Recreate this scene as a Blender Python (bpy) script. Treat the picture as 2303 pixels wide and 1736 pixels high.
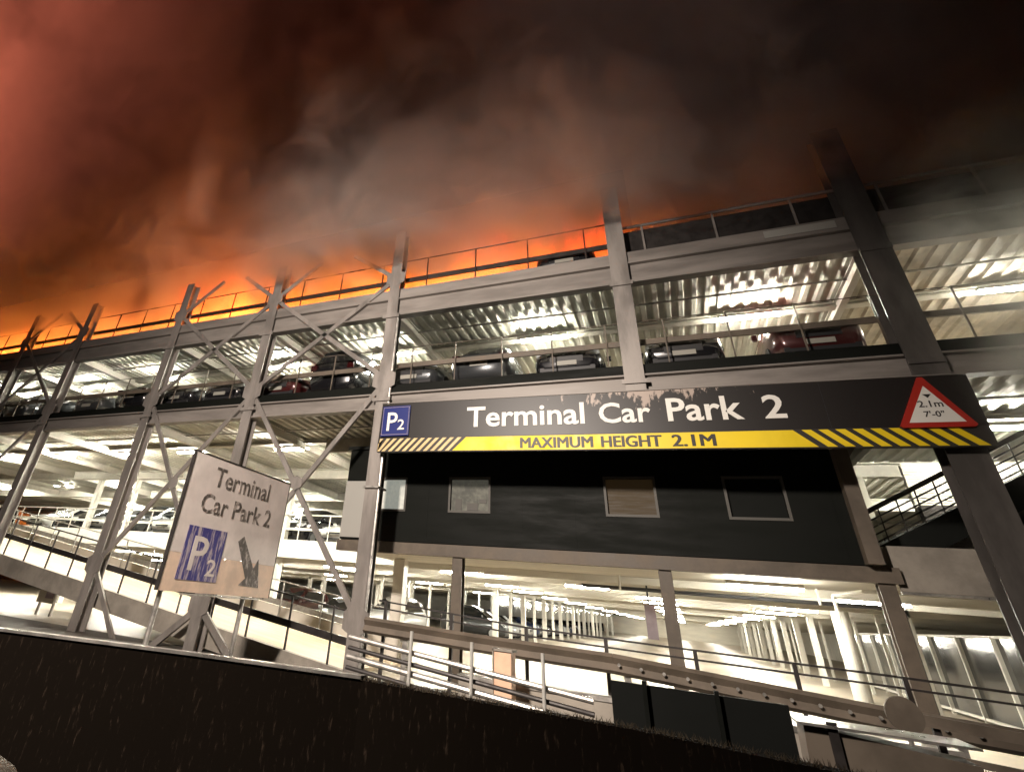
import bpy, bmesh, math, random
from mathutils import Vector, Matrix
random.seed(7)
for _o in list(bpy.data.objects): bpy.data.objects.remove(_o)
sc = bpy.context.scene
COL = sc.collection

# ---------------------------------------------------------------- camera
def cam_basis(yaw, pit, rol):
    f = Vector((math.sin(yaw)*math.cos(pit), math.cos(yaw)*math.cos(pit), math.sin(pit)))
    r0 = Vector((math.cos(yaw), -math.sin(yaw), 0)); u0 = r0.cross(f)
    r = r0*math.cos(rol) + u0*math.sin(rol); u = -r0*math.sin(rol) + u0*math.cos(rol)
    return r, u, f
cr, cu, cf = cam_basis(math.radians(-27.35), math.radians(30.30), math.radians(5.75))
cam = bpy.data.cameras.new('camera'); camo = bpy.data.objects.new('camera', cam); COL.objects.link(camo)
m = Matrix((cr, cu, -cf)).transposed().to_4x4(); m.translation = Vector((0, 0, 1.6)); camo.matrix_world = m
cam.sensor_width = 36; cam.lens = 1169/2303*36
cam.shift_x = (1151.5-919)/2303; cam.shift_y = (665-868)/2303
cam.clip_start = 0.05; cam.clip_end = 600
sc.camera = camo

# ---------------------------------------------------------------- world, view, cycles
w = bpy.data.worlds.new('World'); sc.world = w; w.use_nodes = True
bg = w.node_tree.nodes['Background']; bg.inputs[0].default_value = (0.55, 0.42, 0.38, 1); bg.inputs[1].default_value = 0.006
sc.view_settings.view_transform = 'Standard'; sc.view_settings.look = 'None'; sc.view_settings.exposure = 0; sc.view_settings.gamma = 1
cy = sc.cycles
cy.use_denoising = True
try: cy.denoiser = 'OPENIMAGEDENOISE'
except Exception: pass
cy.max_bounces = 4; cy.diffuse_bounces = 3; cy.glossy_bounces = 2; cy.transmission_bounces = 2; cy.volume_bounces = 1
cy.transparent_max_bounces = 8; cy.sample_clamp_indirect = 4; cy.sample_clamp_direct = 0
cy.volume_step_rate = 1.0; cy.volume_max_steps = 96
cy.caustics_reflective = False; cy.caustics_refractive = False

def light(kind, name, loc, energy, color, aim=None, **kw):
    l = bpy.data.lights.new(name, kind); l.energy = energy; l.color = color
    for k, v in kw.items(): setattr(l, k, v)
    o = bpy.data.objects.new(name, l); COL.objects.link(o); o.location = loc
    if aim is not None: o.rotation_euler = (Vector(aim)-Vector(loc)).to_track_quat('-Z', 'Y').to_euler()
    return o
# glow of the burning roof deck (lies among the flames, shines up into the smoke)
light('AREA', 'fire_glow_and_fill', (-42, 21, 11.0), 10000, (1, .26, .13), aim=(-42, 17, 40), shape='RECTANGLE', size=48, size_y=9)
light('AREA', 'fire_glow_and_fill', (-14, 16.2, 10.7), 1500, (1, .18, .07), aim=(-14, 13, 40), shape='RECTANGLE', size=25, size_y=4)
# added orange fill out of view on the left, lights the smoke bank's front
light('AREA', 'fire_glow_and_fill', (-52, 1, 13), 14000, (1, .25, .15), aim=(-38, 8, 40), shape='DISK', size=10, spread=2.15)
# street lighting on the approach road, then a fill spot added for the smoke
light('SPOT', 'street_and_fill_light', (-5, -3, 9), 16000, (1, .87, .76), aim=(-7.8, 12.5, 2.6), spot_size=1.85, spot_blend=.9, shadow_soft_size=.5)
light('SPOT', 'street_and_fill_light', (0, 1, 8), 700, (.92, .88, .9), aim=(2, 15, 20), spot_size=1.2, spot_blend=1, shadow_soft_size=.6)

# ---------------------------------------------------------------- node helpers
def newmat(name):
    m = bpy.data.materials.new(name); m.use_nodes = True
    m.node_tree.nodes.clear(); return m, m.node_tree.nodes, m.node_tree.links
def nd(N, t, **kw):
    n = N.new(t)
    for k, v in kw.items():
        if k.startswith('i_'): n.inputs[k[2:].replace('_', ' ')].default_value = v
        else: setattr(n, k, v)
    return n
def mth(N, L, op, a, b=None, c=None, clamp=False):
    n = N.new('ShaderNodeMath'); n.operation = op; n.use_clamp = clamp
    for i, v in enumerate((a, b, c)):
        if v is None: continue
        if isinstance(v, (int, float)): n.inputs[i].default_value = v
        else: L.new(v, n.inputs[i])
    return n.outputs[0]
def sstep(N, L, v, a, b, lo=0., hi=1.):
    n = N.new('ShaderNodeMapRange'); n.interpolation_type = 'SMOOTHSTEP'
    L.new(v, n.inputs['Value']); n.inputs['From Min'].default_value = a; n.inputs['From Max'].default_value = b
    n.inputs['To Min'].default_value = lo; n.inputs['To Max'].default_value = hi
    return n.outputs[0]

# ---------------------------------------------------------------- smoke and fire (volumes)
def smoke_material():
    m, N, L = newmat('smoke'); out = N.new('ShaderNodeOutputMaterial')
    g = N.new('ShaderNodeNewGeometry'); sep = N.new('ShaderNodeSeparateXYZ'); L.new(g.outputs['Position'], sep.inputs[0])
    x, y, z = sep.outputs
    mp = nd(N, 'ShaderNodeMapping'); mp.inputs['Scale'].default_value = (.8, 1.1, .75); mp.inputs['Rotation'].default_value = (0, .5, 0)
    L.new(g.outputs['Position'], mp.inputs[0])
    n1 = nd(N, 'ShaderNodeTexNoise', i_Scale=.13, i_Detail=4., i_Roughness=.6, i_Distortion=.6); L.new(mp.outputs[0], n1.inputs['Vector'])
    n3 = nd(N, 'ShaderNodeTexNoise', i_Scale=.42, i_Detail=6., i_Roughness=.6, i_Distortion=1.2); L.new(mp.outputs[0], n3.inputs['Vector'])
    mixn = mth(N, L, 'ADD', mth(N, L, 'MULTIPLY', n1.outputs[0], .5), mth(N, L, 'MULTIPLY', n3.outputs[0], .5))
    puff = sstep(N, L, mixn, .44, .57, .10, 1.)
    wob = mth(N, L, 'SUBTRACT', mixn, .5)
    # ragged underside just above the roof railings; the bank leans out towards the road as it rises
    under = mth(N, L, 'ADD', z, mth(N, L, 'MULTIPLY', wob, 15.))
    under = mth(N, L, 'SUBTRACT', under, mth(N, L, 'MULTIPLY', sstep(N, L, x, -5., 6.), -.3))
    under = mth(N, L, 'ADD', under, sstep(N, L, y, 12.0, 13.6, .55, 0.))
    a = sstep(N, L, under, 11.7, 12.5)
    lean = mth(N, L, 'ADD', y, mth(N, L, 'MULTIPLY', mth(N, L, 'SUBTRACT', z, 12.), .36))
    f = sstep(N, L, mth(N, L, 'ADD', lean, mth(N, L, 'MULTIPLY', wob, 12.)), 10.8, 12.6)
    low = sstep(N, L, z, 14., 20., 1., .32)
    top = sstep(N, L, z, 34., 48., 1., .3)
    rt = sstep(N, L, x, 3., 14., 1., .3)
    d = mth(N, L, 'MULTIPLY', mth(N, L, 'MULTIPLY', puff, a), mth(N, L, 'MULTIPLY', mth(N, L, 'MULTIPLY', f, rt), mth(N, L, 'MULTIPLY', top, low)))
    d = mth(N, L, 'MULTIPLY', d, 3.0)
    v = N.new('ShaderNodeVolumePrincipled'); v.inputs['Color'].default_value = (.56, .51, .48, 1); v.inputs['Anisotropy'].default_value = .15
    L.new(d, v.inputs['Density']); L.new(v.outputs[0], out.inputs['Volume'])
    return m
def fire_material():
    m, N, L = newmat('flames'); out = N.new('ShaderNodeOutputMaterial')
    g = N.new('ShaderNodeNewGeometry'); sep = N.new('ShaderNodeSeparateXYZ'); L.new(g.outputs['Position'], sep.inputs[0])
    x, y, z = sep.outputs
    mp = nd(N, 'ShaderNodeMapping'); mp.inputs['Scale'].default_value = (1., .8, .3); L.new(g.outputs['Position'], mp.inputs[0])
    n1 = nd(N, 'ShaderNodeTexNoise', i_Scale=1.3, i_Detail=4., i_Roughness=.6, i_Distortion=1.2); L.new(mp.outputs[0], n1.inputs['Vector'])
    n2 = nd(N, 'ShaderNodeTexNoise', i_Scale=.16, i_Detail=2.); L.new(g.outputs['Position'], n2.inputs['Vector'])
    h = mth(N, L, 'SUBTRACT', z, 10.1)
    hh = mth(N, L, 'SUBTRACT', h, mth(N, L, 'MULTIPLY', mth(N, L, 'SUBTRACT', n2.outputs[0], .46), 17.))
    fall = sstep(N, L, hh, 1.0, 4.2, 1., 0.)
    tong = sstep(N, L, n1.outputs[0], .45, .58, .03, 1.)
    gap = mth(N, L, 'ADD', sstep(N, L, x, -4.6, -3.6, 1., 0.), mth(N, L, 'MULTIPLY', sstep(N, L, x, -3.4, -1.8), sstep(N, L, x, -.5, .2, 1., 0.)))
    edge = mth(N, L, 'MULTIPLY', sstep(N, L, z, 12.2, 14.5, 1., 0.), mth(N, L, 'MULTIPLY', sstep(N, L, y, 14.2, 14.9), sstep(N, L, y, 17.8, 18.5, 1., 0.)))
    s = mth(N, L, 'MULTIPLY', mth(N, L, 'MULTIPLY', mth(N, L, 'MULTIPLY', fall, tong), gap), edge)
    cr_ = N.new('ShaderNodeValToRGB'); L.new(mth(N, L, 'DIVIDE', h, 4.5), cr_.inputs[0])
    e = cr_.color_ramp.elements; e[0].position = .06; e[0].color = (1, .34, .03, 1); e[1].position = .75; e[1].color = (1, .045, .006, 1)
    k = cr_.color_ramp.elements.new(.28); k.color = (1, .10, .012, 1)
    pw_ = mth(N, L, 'ADD', .55, mth(N, L, 'MULTIPLY', sstep(N, L, h, .2, 1.6, 1., 0.), 1.6))
    v = N.new('ShaderNodeEmission'); L.new(cr_.outputs[0], v.inputs[0]); L.new(mth(N, L, 'MULTIPLY', s, mth(N, L, 'MULTIPLY', pw_, 10.)), v.inputs[1])
    L.new(v.outputs[0], out.inputs['Volume'])
    return m
def boxmesh(name, lo, hi, mat):
    me = bpy.data.meshes.new(name); bm = bmesh.new()
    bmesh.ops.create_cube(bm, size=1); 
    for v in bm.verts: v.co = Vector([(lo[i]+hi[i])/2 + v.co[i]*(hi[i]-lo[i]) for i in range(3)])
    bm.to_mesh(me); bm.free(); me.materials.append(mat)
    o = bpy.data.objects.new(name, me); COL.objects.link(o); return o
smoke = boxmesh('smoke', (-100, 0., 10.9), (26, 34, 50), smoke_material())
smoke['kind'] = 'stuff'; smoke['label'] = 'thick brown and black smoke billowing off the burning roof deck'; smoke['category'] = 'smoke'
fire = boxmesh('fire', (-95, 14.2, 10.12), (.2, 18.5, 14.6), fire_material())
fire['kind'] = 'stuff'; fire['label'] = 'orange flames burning along the roof deck behind its railing'; fire['category'] = 'fire'

# ---------------------------------------------------------------- materials
def pbr(name, col, rough=.6, metal=0., noise=0., nscale=3., bump=0., emis=None, estr=0., coat=0., stretch=(1, 1, 1), spec=None):
    m, N, L = newmat(name); out = N.new('ShaderNodeOutputMaterial'); p = N.new('ShaderNodeBsdfPrincipled')
    p.inputs['Base Color'].default_value = (*col, 1); p.inputs['Roughness'].default_value = rough; p.inputs['Metallic'].default_value = metal
    if coat: p.inputs['Coat Weight'].default_value = coat; p.inputs['Coat Roughness'].default_value = .08
    if spec is not None: p.inputs['Specular IOR Level'].default_value = spec
    if noise or bump:
        tc = N.new('ShaderNodeTexCoord'); mp = N.new('ShaderNodeMapping'); mp.inputs['Scale'].default_value = stretch
        L.new(tc.outputs['Object'], mp.inputs[0])
        n = nd(N, 'ShaderNodeTexNoise', i_Scale=nscale, i_Detail=6., i_Roughness=.65); L.new(mp.outputs[0], n.inputs['Vector'])
        if noise:
            mx = nd(N, 'ShaderNodeMix', data_type='RGBA')
            mx.inputs['A'].default_value = (*[c*(1-noise) for c in col], 1); mx.inputs['B'].default_value = (*[min(1, c*(1+noise)) for c in col], 1)
            L.new(sstep(N, L, n.outputs[0], .33, .67), mx.inputs['Factor']); L.new(mx.outputs['Result'], p.inputs['Base Color'])
            L.new(sstep(N, L, n.outputs[0], .3, .7, max(.05, rough-.12), min(1, rough+.12)), p.inputs['Roughness'])
        if bump:
            b = N.new('ShaderNodeBump'); b.inputs['Strength'].default_value = bump; b.inputs['Distance'].default_value = .02
            L.new(n.outputs[0], b.inputs['Height']); L.new(b.outputs[0], p.inputs['Normal'])
    if emis: p.inputs['Emission Color'].default_value = (*emis, 1); p.inputs['Emission Strength'].default_value = estr
    L.new(p.outputs[0], out.inputs[0]); return m
M = dict(
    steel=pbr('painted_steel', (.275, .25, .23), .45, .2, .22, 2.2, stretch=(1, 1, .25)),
    beam=pbr('beam_steel', (.25, .225, .205), .5, .1, .2, 1.2, stretch=(.3, 1, 2)),
    dark=pbr('dark_steel', (.035, .03, .028), .5, .3, .2, 4),
    darkcol=pbr('shaded_steel', (.10, .09, .083), .5, .1, .25, 2.2, stretch=(1, 1, .25)),  # right column's weaker street lighting put into a darker steel colour
    galv=pbr('galvanised', (.42, .40, .37), .38, .7, .2, 6),
    soffit=pbr('soffit_sheet', (.62, .60, .52), .62, .0, .22, .9, stretch=(1.6, .5, 1)),
    sootsoffit=pbr('smoke_stained_sheet', (.52, .46, .37), .65, .0, .35, .7),
    white=pbr('white_paint', (.78, .74, .66), .55, 0, .08, 2),
    cream=pbr('cream_ceiling', (.74, .70, .61), .6, 0, .10, .8, stretch=(.2, 2.5, 1)),
    conc=pbr('concrete', (.30, .27, .23), .8, 0, .2, 1.5, .3),
    floor=pbr('car_park_floor', (.46, .40, .32), .42, 0, .22, .8, .15),
    asphalt=pbr('asphalt', (.055, .047, .038), .65, 0, .35, 2.5, .6),
    ramp=pbr('ramp_surface', (.58, .46, .33), .6, 0, .22, 1.2, .3, stretch=(.3, 3, 1)),
    black=pbr('black_cladding', (.008, .009, .008), .7, 0, .15, .6, spec=.15),
    cabin=pbr('grey_cladding', (.007, .008, .0065), .6, 0, .1, .5, spec=.12, stretch=(1, 1, 6)),
    signblack=None,
    glass=pbr('dark_glass', (.012, .013, .015), .08, 0, coat=.6),
    blind=pbr('brown_blind', (.055, .040, .022), .7, 0, .15, 2, stretch=(1, 1, 12), emis=(.4, .24, .1), estr=.03),
    wlit=pbr('lit_room', (.5, .5, .45), .8, 0, .3, 3, emis=(.75, .78, .68), estr=.35),
    wdim=pbr('dim_room', (.10, .10, .085), .8, 0, .6, 5, emis=(.5, .48, .38), estr=.10),
    frame=pbr('window_frame', (.40, .39, .36), .5),
    tube=pbr('lit_tube', (1, 1, 1), .5, emis=(1., .96, .80), estr=560.),
    rubber=pbr('tyre_rubber', (.015, .015, .016), .85),
    rim=pbr('alloy_rim', (.5, .5, .5), .3, .9),
    plate=pbr('number_plate', (.32, .31, .27), .5),
    lens=pbr('headlamp_lens', (.72, .74, .76), .12, .2, coat=1.),
    red=pbr('red_lens', (.03, .003, .003), .25, coat=.7),
    trim=pbr('black_trim', (.02, .02, .022), .45),
    txtwhite=pbr('white_lettering', (.86, .84, .78), .5),
    txtblack=pbr('black_lettering', (.03, .025, .022), .5),
    yellow=pbr('yellow_vinyl', (.90, .66, .01), .5, 0, .06, 1),
    stripe=pbr('pale_yellow_stripe', (.74, .56, .28), .5, 0, .15, 3),
    blue=pbr('blue_vinyl', (.012, .022, .16), .4),
    redv=pbr('red_vinyl', (.42, .022, .012), .45),
    lilac=pbr('lilac_board', (.36, .30, .36), .6, 0, .15, 2),
    brown=pbr('brown_steel', (.13, .105, .08), .6, 0, .25, 1.5),
    tubelow=pbr('lit_tube_low', (1, 1, 1), .5, emis=(1., .96, .82), estr=300.),
    winframe=pbr('cabin_window_frame', (.085, .08, .07), .6),
    board=pbr('banner_face', (.76, .68, .64), .55, 0, .10, 1.2),
    peach=pbr('banner_peach', (.80, .60, .46), .55, 0, .12, 2),  # peach tint stands for warm light falling on the lower panel
    worn=None,
    bollard=pbr('peach_cabinet', (.75, .48, .33), .6, 0, .1, 4),
    leaf=pbr('dry_stems', (.055, .04, .022), .8),
    char=pbr('charred_body', (.03, .025, .022), .9, 0, .4, 6, .4),
)
def streaked(name, base, alt, sx, sz, lo, hi, rough=.6, xr=None):
    """a coating with runs of dirt, or a painted-in reflection, whose streaks hang downwards"""
    m, N, L = newmat(name); out = N.new('ShaderNodeOutputMaterial'); p = N.new('ShaderNodeBsdfPrincipled'); p.inputs['Roughness'].default_value = rough; p.inputs['Specular IOR Level'].default_value = .5 if rough < .9 else .04
    tc = N.new('ShaderNodeTexCoord'); mp = N.new('ShaderNodeMapping'); mp.inputs['Scale'].default_value = (sx, sx, sz); L.new(tc.outputs['Object'], mp.inputs[0])
    n = nd(N, 'ShaderNodeTexNoise', i_Scale=1., i_Detail=5., i_Roughness=.7, i_Distortion=.3); L.new(mp.outputs[0], n.inputs['Vector'])
    v = n.outputs[0]
    if xr:
        sep = N.new('ShaderNodeSeparateXYZ'); L.new(tc.outputs['Object'], sep.inputs[0])
        d = mth(N, L, 'ABSOLUTE', mth(N, L, 'SUBTRACT', sep.outputs[0], xr[0]))
        bias = mth(N, L, 'MULTIPLY', d, -xr[1]); bias = mth(N, L, 'ADD', bias, mth(N, L, 'MULTIPLY', mth(N, L, 'SUBTRACT', sep.outputs[2], xr[2]), xr[3]))
        v = mth(N, L, 'ADD', v, bias)
    mx = nd(N, 'ShaderNodeMix', data_type='RGBA'); mx.inputs['A'].default_value = (*base, 1); mx.inputs['B'].default_value = (*alt, 1)
    L.new(sstep(N, L, v, lo, hi), mx.inputs['Factor']); L.new(mx.outputs['Result'], p.inputs['Base Color']); L.new(p.outputs[0], out.inputs[0]); return m
M['signblack'] = streaked('sign_panel', (.011, .008, .007), (.42, .34, .29), 4.5, 1.6, .53, .60, .45, xr=(-.2, .10, .95, .42))  # pale splash paints a lamp's reflection into the panel colour
M['blueworn'] = streaked('worn_blue_print', (.045, .04, .22), (.50, .42, .46), 10., 1.4, .46, .60, .6)
M['worn'] = streaked('worn_black_print', (.10, .085, .075), (.60, .53, .49), 9., 4., .46, .70, .6)
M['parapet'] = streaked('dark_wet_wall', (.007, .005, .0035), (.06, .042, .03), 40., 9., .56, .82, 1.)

# ---------------------------------------------------------------- mesh building
class MB:
    def __init__(s): s.v = []; s.f = []
    def add(s, v, f):
        o = len(s.v); s.v += [tuple(p) for p in v]; s.f += [tuple(i+o for i in q) for q in f]; return s
    def box(s, x0, x1, y0, y1, z0, z1):
        return s.add([(x0, y0, z0), (x1, y0, z0), (x1, y1, z0), (x0, y1, z0), (x0, y0, z1), (x1, y0, z1), (x1, y1, z1), (x0, y1, z1)],
                     [(3, 2, 1, 0), (4, 5, 6, 7), (0, 1, 5, 4), (1, 2, 6, 5), (2, 3, 7, 6), (3, 0, 4, 7)])
    def sweep(s, a, b, prof, up=(0, 0, 1)):
        """prof: list of (side, up) points carried from a to b"""
        a = Vector(a); b = Vector(b); d = (b-a).normalized(); u = Vector(up); sd = d.cross(u).normalized(); u = sd.cross(d)
        n = len(prof); v = [c + sd*p[0] + u*p[1] for c in (a, b) for p in prof]
        return s.add(v, [(i, (i+1) % n, n+(i+1) % n, n+i) for i in range(n)] + [tuple(range(n))[::-1], tuple(range(n, 2*n))])
    def bar(s, a, b, w, h, up=(0, 0, 1)): return s.sweep(a, b, [(-w/2, -h/2), (w/2, -h/2), (w/2, h/2), (-w/2, h/2)], up)
    def tube(s, a, b, r, n=8):
        a = Vector(a); b = Vector(b); up = (0, 0, 1) if abs((b-a).normalized().z) < .9 else (0, 1, 0)
        return s.sweep(a, b, [(r*math.cos(2*PI*i/n), r*math.sin(2*PI*i/n)) for i in range(n)], up)
    def hsec(s, a, b, w, d, tf=.03, tw=.03, up=(0, 1, 0)):
        h = d/2; k = tw/2
        return s.sweep(a, b, [(-w/2, -h), (w/2, -h), (w/2, -h+tf), (k, -h+tf), (k, h-tf), (w/2, h-tf), (w/2, h), (-w/2, h), (-w/2, h-tf), (-k, h-tf), (-k, -h+tf), (-w/2, -h+tf)], up)
    def poly(s, pts, axis_vec):
        n = len(pts); a = Vector(axis_vec); v = [Vector(p) for p in pts] + [Vector(p)+a for p in pts]
        return s.add(v, [tuple(range(n))[::-1], tuple(range(n, 2*n))] + [(i, (i+1) % n, n+(i+1) % n, n+i) for i in range(n)])
    def build(s, name, mat, parent=None, loc=None, smooth=False, bevel=0):
        me = bpy.data.meshes.new(name); me.from_pydata(s.v, [], s.f); me.update()
        bm = bmesh.new(); bm.from_mesh(me); bmesh.ops.recalc_face_normals(bm, faces=bm.faces)
        if bevel: bmesh.ops.bevel(bm, geom=list(bm.edges), offset=bevel, segments=2, affect='EDGES', profile=.5)
        bm.to_mesh(me); bm.free()
        if smooth:
            for p in me.polygons: p.use_smooth = True
        me.materials.append(mat if not isinstance(mat, str) else M[mat])
        o = bpy.data.objects.new(name, me); COL.objects.link(o)
        if parent: o.parent = parent
        if loc: o.location = loc
        return o
PI = math.pi
def tag(o, label=None, cat=None, group=None, kind=None):
    if label: o['label'] = label
    if cat: o['category'] = cat
    if group: o['group'] = group
    if kind: o['kind'] = kind
    return o
def thing(name, label, cat, loc=(0, 0, 0), rz=0, group=None):
    o = bpy.data.objects.new(name, None); COL.objects.link(o); o.location = loc; o.rotation_euler = (0, 0, rz)
    return tag(o, label, cat, group)
def dup(o, parent=None):
    c = o.copy(); COL.objects.link(c); c.parent = parent
    for ch in list(o.children): dup(ch, c)
    return c
def lettering(text, mat, parent, x0, x1, z0, z1, y, name='lettering', thick=.012, to=None, off=.008):
    """text fitted to a rectangle in the parent's xz plane, facing -y"""
    cu = bpy.data.curves.new('t', 'FONT'); cu.body = text; cu.resolution_u = 3; cu.extrude = .02; cu.offset = off
    t = bpy.data.objects.new('t', cu); COL.objects.link(t)
    me = bpy.data.meshes.new_from_object(t); bpy.data.objects.remove(t); me.name = name
    xs = [v.co.x for v in me.vertices]; ys = [v.co.y for v in me.vertices]
    ax, bx, ay, by = min(xs), max(xs), min(ys), max(ys)
    for v in me.vertices:
        x = x0 + (v.co.x-ax)/(bx-ax)*(x1-x0); z = z0 + (v.co.y-ay)/(by-ay)*(z1-z0); yy = y - v.co.z/.02*thick
        v.co = (x, yy, z) if to is None else to(x, yy, z)
    me.materials.clear(); me.materials.append(M[mat]); o = bpy.data.objects.new(name, me); COL.objects.link(o); o.parent = parent
    return o

# ---------------------------------------------------------------- ground
gm = MB(); gm.box(-160, 60, -30, 160, -.4, 0.); gm.build('ground', 'asphalt')['kind'] = 'structure'
MB().box(-60, 30, 13.2, 118, .002, .006).build('car_park_floor', 'floor')['kind'] = 'structure'

# ---------------------------------------------------------------- the car park building
FX = [-40., -35.4, -30.6, -26.2, -22.1, -16.3, -11.7, -6.9, -.3, 4.86, 10.6]
park = thing('car_park_building', 'multi-storey steel framed car park with open lit decks and its roof on fire', 'building')
XL, XR = -62, 15
ctop = [12, 12, 11.9, 11.9, 11.9, 11.9, 11.85, 12.3, 12.35, 12.7, 12.7]
for i, x in enumerate(FX):
    z0 = 6.2 if i == 8 else 0
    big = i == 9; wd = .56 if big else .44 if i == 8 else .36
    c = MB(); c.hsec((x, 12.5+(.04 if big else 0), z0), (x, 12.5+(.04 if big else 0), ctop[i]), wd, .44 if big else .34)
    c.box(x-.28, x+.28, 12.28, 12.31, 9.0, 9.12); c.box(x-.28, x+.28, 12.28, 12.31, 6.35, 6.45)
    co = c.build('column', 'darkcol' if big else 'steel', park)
    if i == 7:
        MB().box(x-.2, x+.24, 12.26, 12.72, 4.02, 4.07).build('pipe_clamp', 'galv', co)
        MB().tube((x+.2, 12.38, 0), (x+.2, 12.38, 9), .045).build('downpipe', 'galv', co)
def ibeam(mb, z0, z1, y, x0=XL, x1=XR, w=.26): mb.sweep((x0, y, (z0+z1)/2), (x1, y, (z0+z1)/2), [(-w/2, (z0-z1)/2), (w/2, (z0-z1)/2), (w/2, (z0-z1)/2+.04), (.02, (z0-z1)/2+.05), (.02, (z1-z0)/2-.05), (w/2, (z1-z0)/2-.04), (w/2, (z1-z0)/2), (-w/2, (z1-z0)/2), (-w/2, (z1-z0)/2-.04), (-.02, (z1-z0)/2-.05), (-.02, (z0-z1)/2+.05), (-w/2, (z0-z1)/2+.04)])
# roof deck
def soffit(name, z, x0, x1, y0, y1, mat, parent, per=.33, dep=.07):
    mb = MB(); prof = []; x = x0
    while x < x1:
        prof += [(x, z), (x+per*.12, z-dep), (x+per*.45, z-dep), (x+per*.57, z)]; x += per
    prof.append((min(x, x1), z)); n = len(prof)
    mb.add([(px, y0, pz) for px, pz in prof] + [(px, y1, pz) for px, pz in prof], [(i, i+1, n+i+1, n+i) for i in range(n-1)])
    return mb.build(name, mat, parent)
def deck(ztop, name, zbeam, y0=12.62, x0=XL, x1=XR, y1=36):
    d = MB(); d.box(x0, x1, y0, y1, ztop-.42, ztop); o = d.build(name, 'conc', park); return o
roof = deck(10.05, 'roof_deck', 9.1)
soffit('ribbed_soffit', 9.60, XL, 5.0, 12.66, 36, 'soffit', roof); soffit('ribbed_soffit', 9.60, 5.0, XR, 12.66, 36, 'sootsoffit', roof)
b = MB(); ibeam(b, 9.10, 9.72, 12.5); b.build('edge_beam', 'beam', roof)
MB().box(XL, XR, 12.42, 12.60, 9.74, 10.06).build('edge_trim', 'beam', roof)
d2 = deck(6.85, 'parking_deck', 6.15)
soffit('ribbed_soffit', 6.40, XL, XR, 12.66, 36, 'soffit', d2)
b = MB(); ibeam(b, 6.13, 6.60, 12.5); b.build('edge_beam', 'beam', d2)
MB().box(XL, XR, 12.44, 12.60, 6.62, 6.86).build('edge_trim', 'cabin', d2)
for z, dk in ((9.6, roof), (6.4, d2)):
    for y in (15.65, 20.0, 25.5, 31.):
        b = MB(); ibeam(b, z-(.22 if y < 16 else .5), z-.09, y); b.build('cross_beam', 'white', dk)
for z, dk in ((9.6, roof), (6.4, d2)):
    for x in FX:
        b = MB(); b.hsec((x, 12.7, z-.25), (x, 36, z-.25), .16, .30, up=(0, 0, 1)); b.build('spine_beam', 'white', dk)
for z, dk in ((9.6, roof), (6.4, d2)):
    MB().tube((-45, 14.3, z-.13), (XR, 14.3, z-.13), .03).build('sprinkler_pipe', 'galv', dk)
# lower floor
d1 = MB().box(XL, -8.62, 20.0, 70, 2.78, 3.3).box(-8.6, XR, 13.95, 70, 2.78, 3.3).build('lower_deck', 'conc', park)
MB().box(XL, -8.62, 19.9, 70, 2.72, 2.775).box(-8.6, XR, 13.95, 118, 2.72, 2.775).build('flat_ceiling', 'cream', d1)
MB().box(XL, -8.62, 19.82, 19.98, 2.72, 3.4).build('edge_trim', 'white', d1)
MB().box(3.7, XR, 13.9, 13.94, 2.55, 3.32).build('fascia', 'conc', d1)
MB().box(3.7, XR, 13.86, 13.96, 2.50, 2.545).build('drip_rail', 'galv', d1)
for y in (17.5, 20.3, 24, 28, 32.5, 37, 42, 48, 55, 63, 73, 85):
    b = MB(); b.box(-8.6 if y < 20 else XL, XR, y, y+.12, 2.54, 2.715); b.build('cross_beam', 'cream', d1)
# wall far behind each open deck
MB().box(XL, XR, 36.2, 36.4, 6.9, 9.5).box(XL, XR, 36.2, 36.4, 3.4, 6.3).build('back_wall', 'white', park)
MB().box(-60, -13, 70, 70.3, 0, 2.7).build('back_wall', 'cream', park)
MB().box(XR, XR+.2, 13, 118, 0, 2.7).build('side_wall', 'cream', park)
# interior columns
for k in range(11):
    MB().box(-9.42, -9.16, 25.5+6.2*k, 25.76+6.2*k, 0, 2.7).build('column', 'white', park)
for k in range(1, 8):
    MB().box(-9.36, -9.2, 28.6+6.2*k, 28.76+6.2*k, 0, 2.7).build('column', 'white', park)
MB().box(-7.95, -7.6, 16.2, 16.5, 0, 2.7).build('column', 'white', park)
for k in range(16):
    MB().box(-13.4, -13.28, 26+3.1*k, 26.12+3.1*k, 0, 2.7).build('column', 'white', park)
for k in range(14):
    MB().box(6.3, 6.4, 24+3.6*k, 24.1+3.6*k, 0, 2.7).build('column', 'white', park)
MB().box(-14, XR, 118, 118.3, 0, 2.7).build('back_wall', 'cream', park)
for x in (-15.5, -22, -28.5):
    for y in (20.1, 27, 34, 42): MB().box(x, x+.26, y, y+.26, 0, 6.3).build('column', 'white', park)
for x in (-12.4, -18.8, -25.4):
    MB().box(x, x+.2, 20.02, 20.22, 3.3, 6.3).build('column', 'white', park)
for x, y in ((5.15, 20.5), (5.1, 26.8)):
    c = MB(); c.tube((x, y, 0), (x, y, 2.7), .27 if y > 25 else .24, 20); c.build('round_column', 'dark' if y < 25 else 'white', park, smooth=False)
for k in range(11):
    MB().box(5.0, 5.22, 33+4.5*k, 33.22+4.5*k, 0, 2.7).build('column', 'white', park)
for x in (-5.03, -.28, 3.5):
    c = MB(); c.hsec((x, 13.95, 0), (x, 13.95, 2.66), .26, .24); c.build('column', 'brown', park)
MB().box(-8.6, 3.75, 13.76, 13.98, 2.66, 2.93).build('lintel_beam', 'brown', park)
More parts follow.
